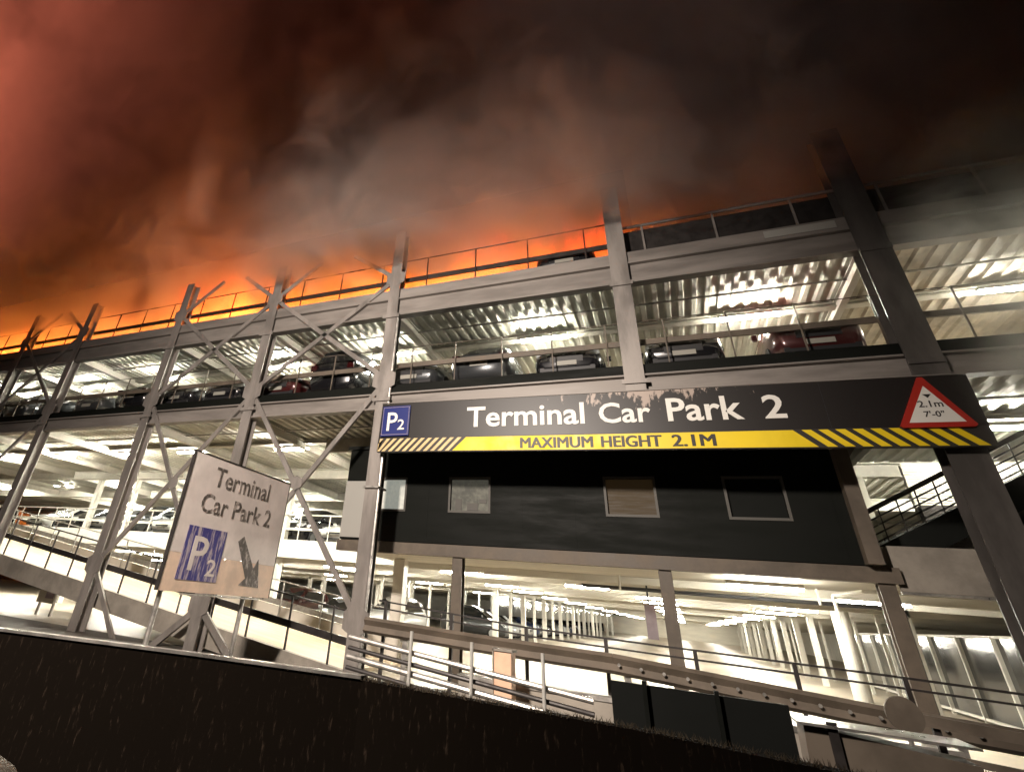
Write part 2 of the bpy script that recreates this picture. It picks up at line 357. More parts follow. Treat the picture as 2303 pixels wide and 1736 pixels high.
# X bracing on the facade, gusset plates where members meet
def brace(a, b, w=.14):
    m_ = MB(); m_.bar((a[0], 12.40, a[1]), (b[0], 12.40, b[1]), w, .07, up=(0, 1, 0)); m_.build('brace', 'steel', park)
def gusset(x, z, w=.3):
    MB().poly([(x-w, 12.325, z-w*.5), (x, 12.325, z-w), (x+w, 12.325, z-w*.5), (x+w, 12.325, z+w*.5), (x, 12.325, z+w), (x-w, 12.325, z+w*.5)], (0, .012, 0)).build('gusset', 'steel', park)
XB, XM, XP, XLc, XLL, XKK = -16.3, -11.7, -6.9, -22.1, -26.2, -30.6
for x0, x1 in ((XB, XM), (XM, XP), (XLL, XLc)):
    xm_ = (x0+x1)/2; brace((x0, 10.45), (x0+1.75, 11.72)); brace((x1-1.75, 11.72), (x1, 10.45)); brace((x0, 10.45), (x1, 7.05)); brace((x0, 7.05), (x1, 10.45))
for (x0, x1, a0, a1) in ((XB, XM, 1.75, 1.05), (XM, XP, 1.05, 1.1), (XLL, XLc, 3.0, 2.4)):
    brace((x0, 6.95), (x1, a1)); brace((x0, a0), (x1, 6.95))
    cx_ = (x0+x1)/2; gusset(cx_, 4.15, .2)
for x in (XLL, XLc, XB, XM, XP): gusset(x, 10.45, .32); gusset(x, 7.0, .36)
for x, z in ((XB, 1.75), (XM, 1.05), (XP, 1.1)): gusset(x, z, .34)
brace((XB, 1.7), (-14.5, -.1)); brace((XM, 1.0), (-13.15, -.1), .17); brace((XM, 1.0), (-10.2, -.1), .17)
# railings of the roof and parking deck
def railing(z, y, x0, x1, zt, zm, step, parent, name='guard_rail', tr=.022, mh=.15, post=.035, mat='dark'):
    r = MB(); r.tube((x0, y, z+zt), (x1, y, z+zt), tr)
    x = x0+.3
    x = max(x, -40)
    while x < x1: r.box(x-post/2, x+post/2, y-post/2, y+post/2, z, z+zt); x += step
    r.box(x0, x1, y+.06, y+.12, z+zm-mh/2, z+zm+mh/2)
    return r.build(name, mat, parent)
railing(10.05, 12.7, XL, -.4, 1.25, .55, 1.62, roof)
r2 = MB(); r2.tube((-.2, 12.7, 11.06), (XR, 12.7, 11.06), .045)
x = .4
while x < XR: r2.box(x-.025, x+.025, 12.68, 12.72, 10.05, 11.05); x += 1.7
r2.build('guard_rail', 'beam', roof)
MB().box(-.2, XR, 12.76, 12.79, 10.12, 10.95).build('mesh_screen', 'dark', roof)
MB().box(3.0, 4.4, 12.40, 12.418, 9.80, 10.0).build('notice_plate', 'frame', roof)
railing(6.85, 12.72, XL, XR, 1.28, .74, 1.35, d2, tr=.012, mh=.14, post=.03, mat='brown')
railing(3.3, 20.05, XL, -8.7, 1.1, .55, 1.5, d1, tr=.03, mh=.10, mat='white')
railing(3.3, 26.4, XL, -8.7, 1.1, .55, 1.5, d1, tr=.03, mh=.10, mat='white')

# ---------------------------------------------------------------- vehicle ramp on the left
ramp = thing('vehicle_ramp', 'long sloping concrete ramp with black crash rails descending behind the bracing', 'ramp')
def rz_(x): return 1.79 - .116*(x+21.94)
RX0, RX1 = -36., -7.4
MB().poly([(RX0, 13.0, rz_(RX0)-.25), (RX1, 13.0, rz_(RX1)-.25), (RX1, 13.0, rz_(RX1)-.02), (RX0, 13.0, rz_(RX0)-.02)], (0, 3.6, 0)).build('ramp_deck', 'ramp', ramp)
MB().poly([(RX0, 12.8, rz_(RX0)-.62), (-8.4, 12.8, rz_(-8.4)-.5), (RX1, 12.8, rz_(RX1)-.1), (RX1, 12.8, rz_(RX1)), (RX0, 12.8, rz_(RX0))], (0, .18, 0)).build('side_beam', 'conc', ramp)
MB().poly([(RX0, 16.4, rz_(RX0)-.6), (RX1, 16.4, rz_(RX1)-.3), (RX1, 16.4, rz_(RX1)+.45), (RX0, 16.4, rz_(RX0)+.45)], (0, .15, 0)).build('side_wall', 'cream', ramp)
def ramp_rail(y, step, mat='dark'):
    r = MB(); r.tube((RX0, y, rz_(RX0)+1.2), (RX1, y, rz_(RX1)+1.16), .022)
    x = RX0
    while x < RX1: r.box(x-.02, x+.02, y-.02, y+.02, rz_(x)-.02, rz_(x)+1.2); x += step
    r.poly([(RX0, y+.03, rz_(RX0)+.52), (RX1, y+.03, rz_(RX1)+.46), (RX1, y+.03, rz_(RX1)+.62), (RX0, y+.03, rz_(RX0)+.68)], (0, .05, 0))
    r.build('crash_rail', mat, ramp)
ramp_rail(12.88, 1.28); ramp_rail(16.3, 1.6, 'galv')

# ---------------------------------------------------------------- black office cabin under the sign
cab = thing('office_cabin', 'black clad cabin with a row of four small windows under the long sign', 'cabin')
cw = MB(); CX0, CX1, CZ0, CZ1, CY = -8.55, 3.4, 2.95, 5.95, 13.8
wins = [(-7.75, -6.63), (-5.27, -4.22), (-1.31, -.27), (1.2, 2.24)]; WZ0, WZ1 = 3.76, 4.55
xs = [CX0]+[v for w_ in wins for v in w_]+[CX1]
for i in range(0, len(xs), 2): cw.box(xs[i], xs[i+1], CY, CY+.12, CZ0, 5.4)
for a_, b_ in wins: cw.box(a_, b_, CY, CY+.12, CZ0, WZ0); cw.box(a_, b_, CY, CY+.12, WZ1, 5.4)
cw.box(CX0, CX0+.1, CY+.12, 19.6, CZ0, 5.4); cw.box(CX1-.1, CX1, CY+.12, 19.6, CZ0, 5.4); cw.box(CX0, CX1, 19.6, 19.7, CZ0, 5.4)
cw.build('wall', 'cabin', cab)
for k in range(9):
    if all(not (a_-.1 < -7.2+1.28*k < b_+.1) for a_, b_ in wins): MB().box(-7.2+1.28*k, -7.185+1.28*k, CY-.006, CY-.001, CZ0, 5.4).build('cladding_joint', 'cabin', cab)
MB().box(CX0-.06, CX1+.06, CY-.08, 19.8, 5.405, 5.5).build('roof', 'black', cab)
MB().box(CX0, CX0+1.0, CY-.03, CY-.002, 3.0, 4.5).build('corner_panel', 'frame', cab)
for (a_, b_), mt in zip(wins, ('wlit', 'wdim', 'blind', 'black')):
    f = MB(); t_ = .055
    f.box(a_-t_, a_, CY-.02, CY+.1, WZ0-t_, WZ1+t_); f.box(b_, b_+t_, CY-.02, CY+.1, WZ0-t_, WZ1+t_)
    f.box(a_, b_, CY-.02, CY+.1, WZ1, WZ1+t_); f.box(a_, b_, CY-.02, CY+.1, WZ0-t_, WZ0)
    fo = f.build('window', 'winframe', cab)
    MB().box(a_, b_, CY+.075, CY+.085, WZ0, WZ1).build('pane', mt, fo)
    if mt == 'wdim':
        MB().box(a_+.12, a_+.3, CY+.06, CY+.072, WZ0+.03, WZ0+.3).box(a_+.45, a_+.75, CY+.06, CY+.072, WZ0+.02, WZ0+.2).box(a_+.78, a_+.98, CY+.06, CY+.072, WZ0+.2, WZ0+.3).build('papers', 'winframe', fo)
MB().box(-10.7, -8.7, 15.5, 15.65, 5.85, 6.3).build('header_panel', 'conc', park)
MB().box(3.25, 3.5, 13.5, 13.76, 2.95, 6.1).build('corner_post', 'brown', cab)
MB().bar((3.3, 13.6, 4.75), (3.9, 13.6, 5.5), .1, .1).build('corner_strut', 'beam', cab)

# ---------------------------------------------------------------- internal ramp on the right
rr = thing('internal_ramp', 'dark sloping ramp with mesh fence climbing right of the black cabin', 'ramp')
def iz(x): return 3.45 + .53*(x-3.9)
MB().poly([(3.6, 15, iz(3.6)-.55), (13, 15, iz(13)-.55), (13, 15, iz(13)), (3.6, 15, iz(3.6))], (0, 4, 0)).build('ramp_deck', 'black', rr)
q = MB()
q.bar((3.6, 14.95, iz(3.6)+.68), (13, 14.95, iz(13)+.68), .05, .09)
for k in range(26): q.bar((3.7+.36*k, 14.95, iz(3.7+.36*k)), (3.7+.36*k, 14.95, iz(3.7+.36*k)+.66), .02, .03, up=(0, 1, 0))
for k in range(4): q.bar((3.6, 14.95, iz(3.6)+.14*k+.08), (13, 14.95, iz(13)+.14*k+.08), .02, .03)
q.build('mesh_fence', 'dark', rr)
lw = thing('louvred_wall', 'bright ribbed white wall at the right edge behind the leaning column', 'wall')
MB().box(5.4, XR, 17.2, 17.3, 3.4, 5.6).build('panel', 'white', lw)
q = MB()
for k in range(40): q.box(5.4, XR, 17.15, 17.19, 3.45+.055*k, 3.475+.055*k)
q.build('louvres', 'cream', lw)
MB().box(5.4, XR, 16.9, 17.12, 4.25, 4.6).build('rail', 'dark', lw)
MB().box(3.5, 5.3, 19.9, 20.0, 3.4, 5.9).build('panel', 'cream', lw)

# ---------------------------------------------------------------- long sign over the entrance
sg = thing('entrance_sign', 'long black sign reading Terminal Car Park 2 above a yellow height strip', 'sign', (0, 12.08, 4.78)); sg.rotation_euler = (0, math.radians(.8), 0)
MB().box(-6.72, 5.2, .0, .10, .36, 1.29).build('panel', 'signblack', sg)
MB().box(-6.72, 5.2, -.01, .10, 0, .355).build('height_strip', 'txtblack', sg)
MB().poly([(-4.62, -.016, .015), (2.72, -.016, .015), (2.38, -.016, .34), (-4.28, -.016, .34)], (0, .005, 0)).build('yellow_band', 'yellow', sg)
q = MB()
for k in range(12):
    x = -6.98+.197*k; p = [(x, .015), (x+.1, .015), (x+.42, .34), (x+.32, .34)]
    if x < -6.70: p = [(-6.70, .015), (x+.1+.05, .015) if x+.15 > -6.7 else (-6.70, .2), (x+.42, .34), (x+.32, .34)]
    q.poly([(a_, -.016, b_) for a_, b_ in p], (0, .005, 0))
q.build('warning_stripes', 'stripe', sg)
q = MB()
for k in range(9):
    x = 2.86+.262*k; q.poly([(x, -.016, .015), (x+.15, -.016, .015), (x-.19, -.016, .34), (x-.34, -.016, .34)], (0, .005, 0))
q.build('warning_stripes', 'yellow', sg)
for t_, x0, x1, z0, z1 in (('Terminal', -4.28, -1.46, .58, 1.09), ('Car', -1.15, -.08, .58, 1.05), ('Park', .24, 1.64, .58, 1.09), ('2', 1.99, 2.36, .585, 1.07)):
    lettering(t_, 'txtwhite', sg, x0, x1, z0, z1, -.004, off=.018)
for t_, x0, x1 in (('MAXIMUM', -2.93, -1.33), ('HEIGHT', -1.14, .05), ('2.1M', .26, 1.04)):
    lettering(t_, 'txtblack', sg, x0, x1, .055, .295, -.018, off=0); lettering(t_, 'txtblack', sg, x0+.012, x1+.012, .055, .295, -.0185, off=0); lettering(t_, 'txtblack', sg, x0-.012, x1-.012, .055, .295, -.0175, off=0)
for k in range(4): MB().box(-4.2+2.4*k, -4.192+2.4*k, -.004, -.001, .37, 1.28).build('panel_joint', 'trim', sg)
MB().box(-6.72, 5.2, -.03, -.002, 1.292, 1.315).build('top_trim', 'beam', sg)
# blue P2 plate
ps = thing('blue_sign', 'small square blue sign reading P2 at the left end of the long sign', 'sign', (-6.2, 12.02, 5.66))
MB().box(-.44, .37, 0, .045, -.40, .41).build('plate', 'blue', ps, bevel=.012)
q = MB(); a_ = .02
q.box(-.415, .345, -.006, -.002, .365, .375).box(-.415, .345, -.006, -.002, -.365, -.355).box(.335, .345, -.006, -.002, -.355, .365).box(-.415, -.405, -.006, -.002, -.355, .365)
q.build('border', 'lilac', ps)
lettering('P', 'txtwhite', ps, -.27, .03, -.26, .23, -.004); lettering('2', 'txtwhite', ps, .04, .24, -.24, .03, -.004)
# height triangle
ts = thing('warning_triangle', 'red bordered white triangle giving the height 2.1m, right end of sign', 'sign', (4.52, 12.0, 5.04)); ts.rotation_euler = (0, math.radians(.8), 0)
MB().poly([(-.52, 0, .04), (-.48, 0, 0), (.48, 0, 0), (.52, 0, .04), (.035, 0, .93), (-.035, 0, .93)], (0, .05, 0)).build('border', 'redv', ts)
MB().poly([(-.385, -.005, .085), (.385, -.005, .085), (0, -.005, .76)], (0, .004, 0)).build('face', 'txtwhite', ts)
MB().poly([(-.06, -.009, .60), (.06, -.009, .60), (0, -.009, .53)], (0, .003, 0)).build('arrow', 'txtblack', ts)
lettering('2.1m', 'txtblack', ts, -.17, .17, .36, .48, -.007, thick=.003, off=.012); lettering("7'-0\"", 'txtblack', ts, -.14, .14, .18, .29, -.007, thick=.003, off=.012)

# ---------------------------------------------------------------- freestanding direction sign
# stands square to the facade: its face looks along +x
ds = thing('direction_sign', 'white freestanding sign reading Terminal Car Park 2 with blue square and arrow', 'sign', (-8.65, 8, 0))
def tx(x, y, z): return (-y, x, z)          # text plane -> sign plane: x runs along +y, front faces +x
MB().box(-.07, 0, 0, 3.24, 2.03, 3.88).build('panel', 'board', ds)
MB().box(-.07, 0, 0, 3.24, 1.38, 2.026).build('lower_panel', 'peach', ds)
MB().box(-.08, .01, -.02, 3.26, 3.885, 3.91).box(-.08, .01, -.02, -.004, 1.38, 3.88).box(-.08, .01, 3.244, 3.26, 1.38, 3.88).build('frame', 'dark', ds)
for y in (.18, 2.52):
    MB().tube((-.12, y, -.1), (-.12, y, 3.7), .05, 10).build('post', 'galv', ds)
MB().box(-.072, .004, .6, 2.9, 1.33, 1.36).build('bracket', 'galv', ds)
lettering('Terminal', 'worn', ds, .68, 2.52, 3.33, 3.72, -.004, thick=.004, to=lambda x, y, z: (-y, x, z))
lettering('Car Park 2', 'worn', ds, .48, 2.75, 2.80, 3.17, -.004, thick=.004, to=lambda x, y, z: (-y, x, z))
MB().box(.002, .008, .32, 1.42, 1.58, 2.53).build('blue_square', 'blueworn', ds)
lettering('P', 'board', ds, .55, .98, 1.75, 2.36, -.009, thick=.004, to=lambda x, y, z: (-y, x, z)); lettering('2', 'board', ds, 1.05, 1.32, 1.68, 1.98, -.009, thick=.004, to=lambda x, y, z: (-y, x, z))
q = MB(); q.poly([(.003, y, z) for y, z in ((1.82, 2.40), (1.98, 2.52), (2.5, 1.93), (2.62, 2.12), (2.80, 1.56), (2.12, 1.58), (2.30, 1.72))], (.005, 0, 0)); q.build('arrow', 'worn', ds)

# ---------------------------------------------------------------- strip lights
def strip_light(label, group):
    t = thing('strip_light', label, 'light', group=group)
    MB().box(-.75, .75, -.08, .08, -.03, .05).build('housing', 'white', t)
    MB().box(-.72, .72, -.065, .065, -.085, -.032).build('tube', 'tube', t)
    return t
_sl = {}
def place_light(x, y, z, label, group, rz=0):
    low = group == 'strip lights on the ground floor ceiling'
    if low in _sl: o = dup(_sl[low])
    else:
        o = _sl[low] = strip_light('', '')
        if low: o.children[1].data.materials[0] = M['tubelow']
    o.location = (x, y, z); o.rotation_euler = (0, 0, rz); tag(o, label, 'light', group); return o
G1 = 'strip lights under the roof deck'
for x, s in ((-29.8, 'far left edge of the photo'), (-24.7, 'two bays left of the first braced column'), (-19.6, 'left of the wide braced column'), (-13.3, 'between the first two braced columns'),
             (-8.4, 'left of the P2 column'), (-2.9, 'left of the plain middle column'), (2.8, 'right of the plain middle column'), (8.3, 'right of the leaning right column')):
    place_light(x, 15.35, 9.30, 'tube light under the roof deck, '+s, G1)
for y in (22.5, 28.5):
    for x in (-24.7, -19.6, -13.3, -8.0, -2.9, 2.8, 8.3): place_light(x, y, 9.42, 'bright tube light in a back row beneath the roof deck', G1)
G2 = 'strip lights under the parking deck'
for x, s in ((-30.2, 'at the left edge'), (-25.5, 'left of the first tall column'), (-21.0, 'between the tall column and the braced one'), (-17.4, 'above the ramp beside the wide column'),
             (-12.4, 'above the white direction sign'), (-9.6, 'left of the black cabin'), (6.8, 'behind the leaning right column')):
    place_light(x, 15.8, 6.12, 'glowing tube light under the parking deck, '+s, G2)
for x, yy in ((-36, 23), (-30, 23), (-24, 23), (-18, 23), (-12, 23), (4.6, 23), (8.5, 23), (-44, 24), (-38, 30), (-30, 30), (-22, 30), (-14, 30)): place_light(x, yy, 6.20, 'tube light above the middle deck cars further inside', G2)
G3 = 'strip lights on the ground floor ceiling'
for x, y in ((-6.6, 18.6), (-3.0, 21.5), (1.7, 15.6), (4.3, 18.6), (8, 17.5)):
    place_light(x, y, 2.62, {1.7: 'flared white lamp just under the beam below the cabin', -6.6: 'first ceiling tube light inside the entrance', -3.0: 'ceiling tube light seen left of the entrance column', 4.3: 'ceiling tube beside the round pale column', 8: 'ceiling tube above the glazed wall on the right'}[x], G3)
for y in (26, 31, 38, 46, 56, 68, 82, 98, 112):
    for x in (-7.3, -1., 3.6): place_light(x, y, 2.60, 'ceiling tube light in the long row down the ground floor aisle', G3)
for x in (-12.5, -18.5, -25, -33):
    for y in (20.5, 22, 30, 40): place_light(x, y, 2.60, 'ground floor tube light deep behind the ramp', G3)

# ---------------------------------------------------------------- cars
PAINT = dict(black=pbr('black_paint', (.012, .012, .014), .25, .2, coat=1.), grey=pbr('grey_paint', (.07, .075, .08), .3, .5, coat=1.), silver=pbr('silver_paint', (.42, .43, .44), .3, .6, coat=1.),
             white=pbr('white_car_paint', (.62, .62, .60), .3, 0, coat=1.), maroon=pbr('maroon_paint', (.06, .012, .012), .3, .3, coat=1.), blue=pbr('navy_paint', (.015, .03, .09), .3, .3, coat=1.))
def make_car(colour, suv=False):
    t = thing('parked_car', '', 'car'); k = 1.18 if suv else 1.; pm = PAINT[colour]
    #      y    low  belt  halfwidth
    st = [(0, .34, .58, .66), (.06, .26, .68, .78), (.25, .20, .76, .86), (.75, .20, .86, .89), (1.15, .20, .92, .90), (2.2, .20, .95, .91), (3.3, .20, .97, .90), (3.95, .22, .98, .88), (4.25, .26, .92, .84), (4.36, .34, .72, .74)]
    v = []; f = []
    for y, lo, be, w in st:
        be *= k; sec = [(0, lo), (w*.82, lo), (w*.97, lo+.12), (w, (lo+be)*.52), (w*.97, be-.08), (w*.88, be-.01), (w*.5, be+.02), (0, be+.035)]
        v += [(x, y, z) for x, z in sec] + [(-x, y, z) for x, z in sec[-2:0:-1]]
    n = 14
    for i in range(len(st)-1):
        for j in range(n): f.append((i*n+j, i*n+(j+1) % n, (i+1)*n+(j+1) % n, (i+1)*n+j))
    f += [tuple(range(n))[::-1], tuple(range((len(st)-1)*n, len(st)*n))]
    # roof and pillars
    rf = [(1.15, .90, .91, .80), (1.95, 1.36, 1.40, .62), (2.3, 1.41, 1.46, .62), (3.2, 1.40, 1.45, .61), (3.55 if not suv else 4.0, 1.30, 1.36, .60), (4.0 if not suv else 4.2, .97, .98, .78)]
    o = len(v)
    for y, zs, zc, w in rf: v += [(w+.11*(1.4-zs), y, .88*k), (w, y, zs*k), (w*.6, y, zc*k), (0, y, zc*k+.015), (-w*.6, y, zc*k), (-w, y, zs*k), (-w-.11*(1.4-zs), y, .88*k)]
    for i in range(len(rf)-1):
        for j in range(6): f.append((o+i*7+j, o+i*7+j+1, o+(i+1)*7+j+1, o+(i+1)*7+j))
    mb = MB(); mb.add(v, f); mb.build('body', pm, t, smooth=True)
    e = .012
    def quad(name, pts, mat, par=t): return MB().poly(pts, (0, 0, .006)).build(name, mat, par)
    quad('windscreen', [(-.72, 1.2-e, .97*k), (.72, 1.2-e, .97*k), (.56, 1.93-e, 1.36*k+e), (-.56, 1.93-e, 1.36*k+e)], 'glass')
    yr0, yr1 = rf[-1][0], rf[-2][0]
    quad('rear_window', [(-.66, yr0-.06+e, 1.03*k), (.66, yr0-.06+e, 1.03*k), (.54, yr1+.05+e, 1.30*k), (-.54, yr1+.05+e, 1.30*k)], 'glass')
    for s in (-1, 1):
        MB().poly([(s*.835, 1.5, .99*k), (s*.86, 3.6, 1.0*k), (s*.69, 3.35, 1.33*k), (s*.68, 2.05, 1.33*k)], (s*.01, 0, 0)).build('side_window', 'glass', t)
        MB().poly([(s*.50, .04, .60*k), (s*.76, .10, .60*k), (s*.83, .28, .70*k), (s*.80, .24, .76*k), (s*.52, .055, .70*k)], (0, -.05, 0)).build('headlight', 'lens', t)
        MB().box(*((.58, .80) if s > 0 else (-.80, -.58)), 4.27, 4.36, .74*k, .88*k).build('tail_light', 'red', t)
        MB().box(*((.90, 1.02) if s > 0 else (-1.02, -.90)), 1.35, 1.47, .93*k, 1.05*k).build('mirror', pm, t, bevel=.02)
        for y in (.82, 3.5):
            w_ = MB(); w_.tube((s*.68, y, .32), (s*.90, y, .32), .32, 18); w_ = w_.build('wheel', 'rubber', t)
            MB().tube((s*.895, y, .32), (s*.91, y, .32), .20, 12).build('rim', 'rim', w_)
    MB().box(-.42, .42, -.012, .03, .44*k, .60*k).build('grille', 'trim', t)
    MB().box(-.70, .70, .02, .06, .24, .34).build('lower_grille', 'trim', t)
    MB().box(-.26, .26, -.03, -.015, .36, .47).build('number_plate', 'plate', t)
    MB().box(-.26, .26, 4.36, 4.375, .56*k, .67*k).build('number_plate', 'plate', t)
    return t
_proto = {}
def place_car(colour, suv, x, y, z, rz, label, group):
    key = (colour, suv)
    o = _proto.get(key)
    if o is None: o = _proto[key] = make_car(colour, suv)
    else: o = dup(o)
    o.location = (x, y, z); o.rotation_euler = (0, 0, rz); o.scale = (1, 1, 1.1 if 6.8 < z < 7 else 1.); tag(o, label, 'car', group); return o
GC = 'cars parked nose out along the parking deck railing'
for col, suv, x, rear, lab in (
    ('maroon', 1, 3.55, 0, 'dark maroon car behind the railing left of the leaning column'),
    ('black', 0, .85, 0, 'black car with pale headlamps just right of the plain middle column'),
    ('black', 0, -1.9, 0, 'black car on the parking deck just left of the plain middle column'),
    ('grey', 0, -4.3, 1, 'dark grey car above the word Terminal on the parking deck'),
    ('grey', 0, -6.45, 0, 'grey car directly above the blue P2 plate'),
    ('black', 1, -9.25, 1, 'tall black car left of the column beside the blue P2 plate'),
    ('maroon', 0, -11.35, 0, 'dark maroon car behind the second braced column'),
    ('black', 0, -13.8, 0, 'low black car between the two braced columns on the parking deck'),
    ('black', 0, -16.0, 0, 'black car behind the wide left braced column'),
    ('black', 0, -18.5, 1, 'black car just left of the wide braced column'),
    ('grey', 0, -20.9, 0, 'grey car right of the tall left column'),
    ('grey', 0, -23.4, 0, 'dark car left of the tall left column'),
    ('grey', 0, -25.9, 1, 'grey car behind the crossed braces at far left'),
    ('black', 0, -28.4, 0, 'leftmost black car on the parking deck')):
    yy = 13.0
    if rear: place_car(col, suv, x, yy+4.36, 6.85, PI, lab, GC)
    else: place_car(col, suv, x, yy, 6.85, 0, lab, GC)
GM = 'cars on the middle deck'
cols = ['silver', 'white', 'black', 'silver', 'grey', 'white', 'grey', 'silver', 'black', 'white']
seen_lab = ['far right, beside the cabin corner', 'second from the cabin corner', 'behind the lower sloping brace', 'above the right side of the direction sign', 'behind the direction sign top',
            'between the braces left of the direction sign', 'right of the wide braced column', 'left of the wide braced column', 'right of the leftmost tall column', 'at the left edge']
for i in range(10):
    place_car(cols[i], i % 4 == 2, -10.4-2.55*i, 20.5, 3.3, 0, cols[i].replace('blue', 'navy')+' car on the middle deck, '+seen_lab[i], GM)
for i in range(7):
    place_car(cols[(i*3+1) % 10], False, -12-3.3*i, 30., 3.3, 0, 'car in the second row on the middle deck', GM)
GG = 'cars in the ground floor bays'
for i in range(10):
    place_car(['grey', 'silver', 'white', 'blue', 'black'][i % 5], i % 3 == 0, -10.3, 38.2+3.1*i, 0.006, PI/2, 'car in a ground floor bay behind the white column row', GG)
for i in range(6):
    place_car(['white', 'silver', 'maroon', 'grey', 'white', 'silver'][i], i % 2 == 0, -12.8-2.9*i, 24.5, 0.006, 0, ['white', 'silver', 'maroon', 'grey', 'white tall', 'silver'][i]+' car under the middle deck, '+['nearest the entrance', 'second from the entrance', 'behind the sign posts', 'left of the sign posts', 'behind the wide column foot', 'at the left edge'][i], GG)
bc = place_car('black', False, -1.75, 15.4, 10.055, 0, 'burning dark car on the roof beside the plain middle column', 'cars on the roof')
bc.location = (-1.75, 12.95, 10.055); bc.rotation_euler = (0, 0, 0); bc.scale = (1, 1, 1.02)

# ---------------------------------------------------------------- ground floor fittings
g = thing('glazed_wall', 'dark glass wall with pale upright bars at the lower right', 'wall')
MB().box(7.5, 7.53, 15.5, 40, .15, 2.1).build('pane', 'glass', g)
q = MB()
for k in range(9): q.box(7.40, 7.499, 17.0+2.45*k, 17.07+2.45*k, 0, 2.15)
q.box(7.42, 7.498, 15.5, 40, 2.1, 2.16).box(7.42, 7.498, 15.5, 40, .08, .15)
q.build('frame', 'white', g)
g = thing('glazed_screen', 'row of dark panes between the white columns along the aisle', 'screen')
MB().box(-9.70, -9.68, 33, 92, 1.35, 2.35).build('pane', 'glass', g)
MB().box(-9.74, -9.66, 33, 92, 2.351, 2.42).build('frame', 'white', g)
pp = thing('ceiling_pipe', 'long black pipe hung under the ground floor ceiling', 'pipe')
MB().tube((-2.5, 17.0, 2.40), (4.4, 17.0, 2.40), .045).build('pipe', 'trim', pp)
MB().tube((2.9, 16.9, 2.36), (2.9, 16.9, 2.7), .03).tube((-1.5, 16.9, 2.36), (-1.5, 16.9, 2.7), .03).build('hanger', 'white', pp)
pp = thing('white_pipe', 'bent white pipe below the ceiling left of the round column', 'pipe')
MB().tube((3.1, 16.4, 2.0), (3.1, 16.4, 2.55), .035).tube((3.1, 16.4, 2.55), (3.5, 15.6, 2.62), .035).tube((3.5, 15.6, 2.62), (4.4, 15.4, 2.62), .035).build('pipe', 'white', pp)
hs = thing('hanging_sign', 'narrow lilac board hanging over the aisle on a dark rod', 'sign', (-1.0, 20, 0))
MB().box(-.02, .03, -.02, .02, 2.15, 2.72).build('rod', 'trim', hs); MB().box(-.12, .18, -.03, .03, 1.25, 2.15).build('board', 'lilac', hs)
ps2 = thing('notice_board', 'white and lilac upright board under the ramp at the left edge', 'sign', (-21.2, 14.6, 0))
MB().box(-.5, .45, 0, .08, .4, 1.35).build('board', 'white', ps2); MB().box(-.05, .4, -.02, -.004, .55, 1.28).build('notice', 'lilac', ps2); MB().box(-.45, -.37, .08, .14, 0, 1.35).build('post', 'galv', ps2); MB().box(.33, .41, .08, .14, 0, 1.35).build('post', 'galv', ps2)
br = thing('barrier', 'pink and white horizontal barrier rail on posts under the ramp', 'barrier', (-23, 19, 0))
MB().box(0, 7, 0, .08, .95, 1.05).box(0, 7, 0, .08, .55, .62).build('rail', 'white', br); [MB().box(u_, u_+.1, -.05, 0, 0, 1.0).build('post', 'redv', br) for u_ in (.5, 3.5, 6.4)]

# ---------------------------------------------------------------- rails between the entrance and the road
def polyrail(mb, pts, y, w, h, dz=0):
    for (xa, za), (xb, zb) in zip(pts, pts[1:]): mb.bar((xa-.01, y, za+dz), (xb+.01, y, zb+dz), w, h)
hr = thing('handrail', 'long black double handrail on posts crossing in front of the entrance', 'railing')
P1 = [(-5.9, 1.56), (-2.76, 1.365), (-.57, 1.32), (2.64, 1.27), (7.5, 1.15)]
def zat(P, x):
    for (xa, za), (xb, zb) in zip(P, P[1:]):
        if xa <= x <= xb: return za+(zb-za)*(x-xa)/(xb-xa)
    return P[-1][1]
q = MB(); polyrail(q, P1, 11.5, .03, .03); q.build('top_rail', 'dark', hr)
q = MB(); polyrail(q, P1, 11.5, .03, .028, -.13); q.build('lower_rail', 'dark', hr)
for x in (-5.74, -4.25, -2.76, -1.35, .05, 1.42, 2.75, 4.1, 5.5):
    MB().box(x-.03, x+.03, 11.47, 11.53, 0, zat(P1, x)).build('post', 'dark', hr)
gb = thing('crash_barrier', 'long dark steel crash barrier beam with bolts below the handrail', 'barrier')
P2 = [(-5.9, 1.12), (-3.6, 1.05), (-1.2, 1.01), (1.33, .85), (2.3, .79), (7.5, .60)]
q = MB()
for (xa, za), (xb, zb) in zip(P2, P2[1:]):
    q.sweep((xa, 10.9, za), (xb, 10.9, zb), [(.02, -.14), (.07, -.09), (.02, -.03), (.02, .03), (.07, .09), (.02, .14), (-.01, .14), (-.01, .03), (.03, .09), (-.01, -.03), (.03, -.09), (-.01, -.14)][:0] or [(-.03, -.14), (.03, -.09), (-.03, 0), (.03, .09), (-.03, .14), (-.05, .14), (-.05, -.14)])
q.build('beam', 'brown', gb)
for x in (-5.0, -3.0, -1.0, 1.0, 3.0, 5.0):
    MB().box(x-.05, x+.05, 10.97, 11.09, 0, zat(P2, x)+.1).build('post', 'galv', gb)
q = MB()
for k in range(14):
    x = -1.1+.33*k; MB().tube((x, 10.83, zat(P2, x)), (x, 10.86, zat(P2, x)), .025, 8).build('bolt', 'galv', gb)
rk = thing('pipe_rack', 'four sloping steel tubes on light posts left of the peach cabinet', 'rack')
for dz, r, mt in ((0, .035, 'galv'), (-.13, .028, 'dark'), (-.24, .04, 'galv'), (-.37, .028, 'dark'), (-.47, .03, 'galv')):
    MB().tube((-4.6, 8.1, 1.07+dz), (-1.15, 8.1, .76+dz), r, 10).build('tube', mt, rk)
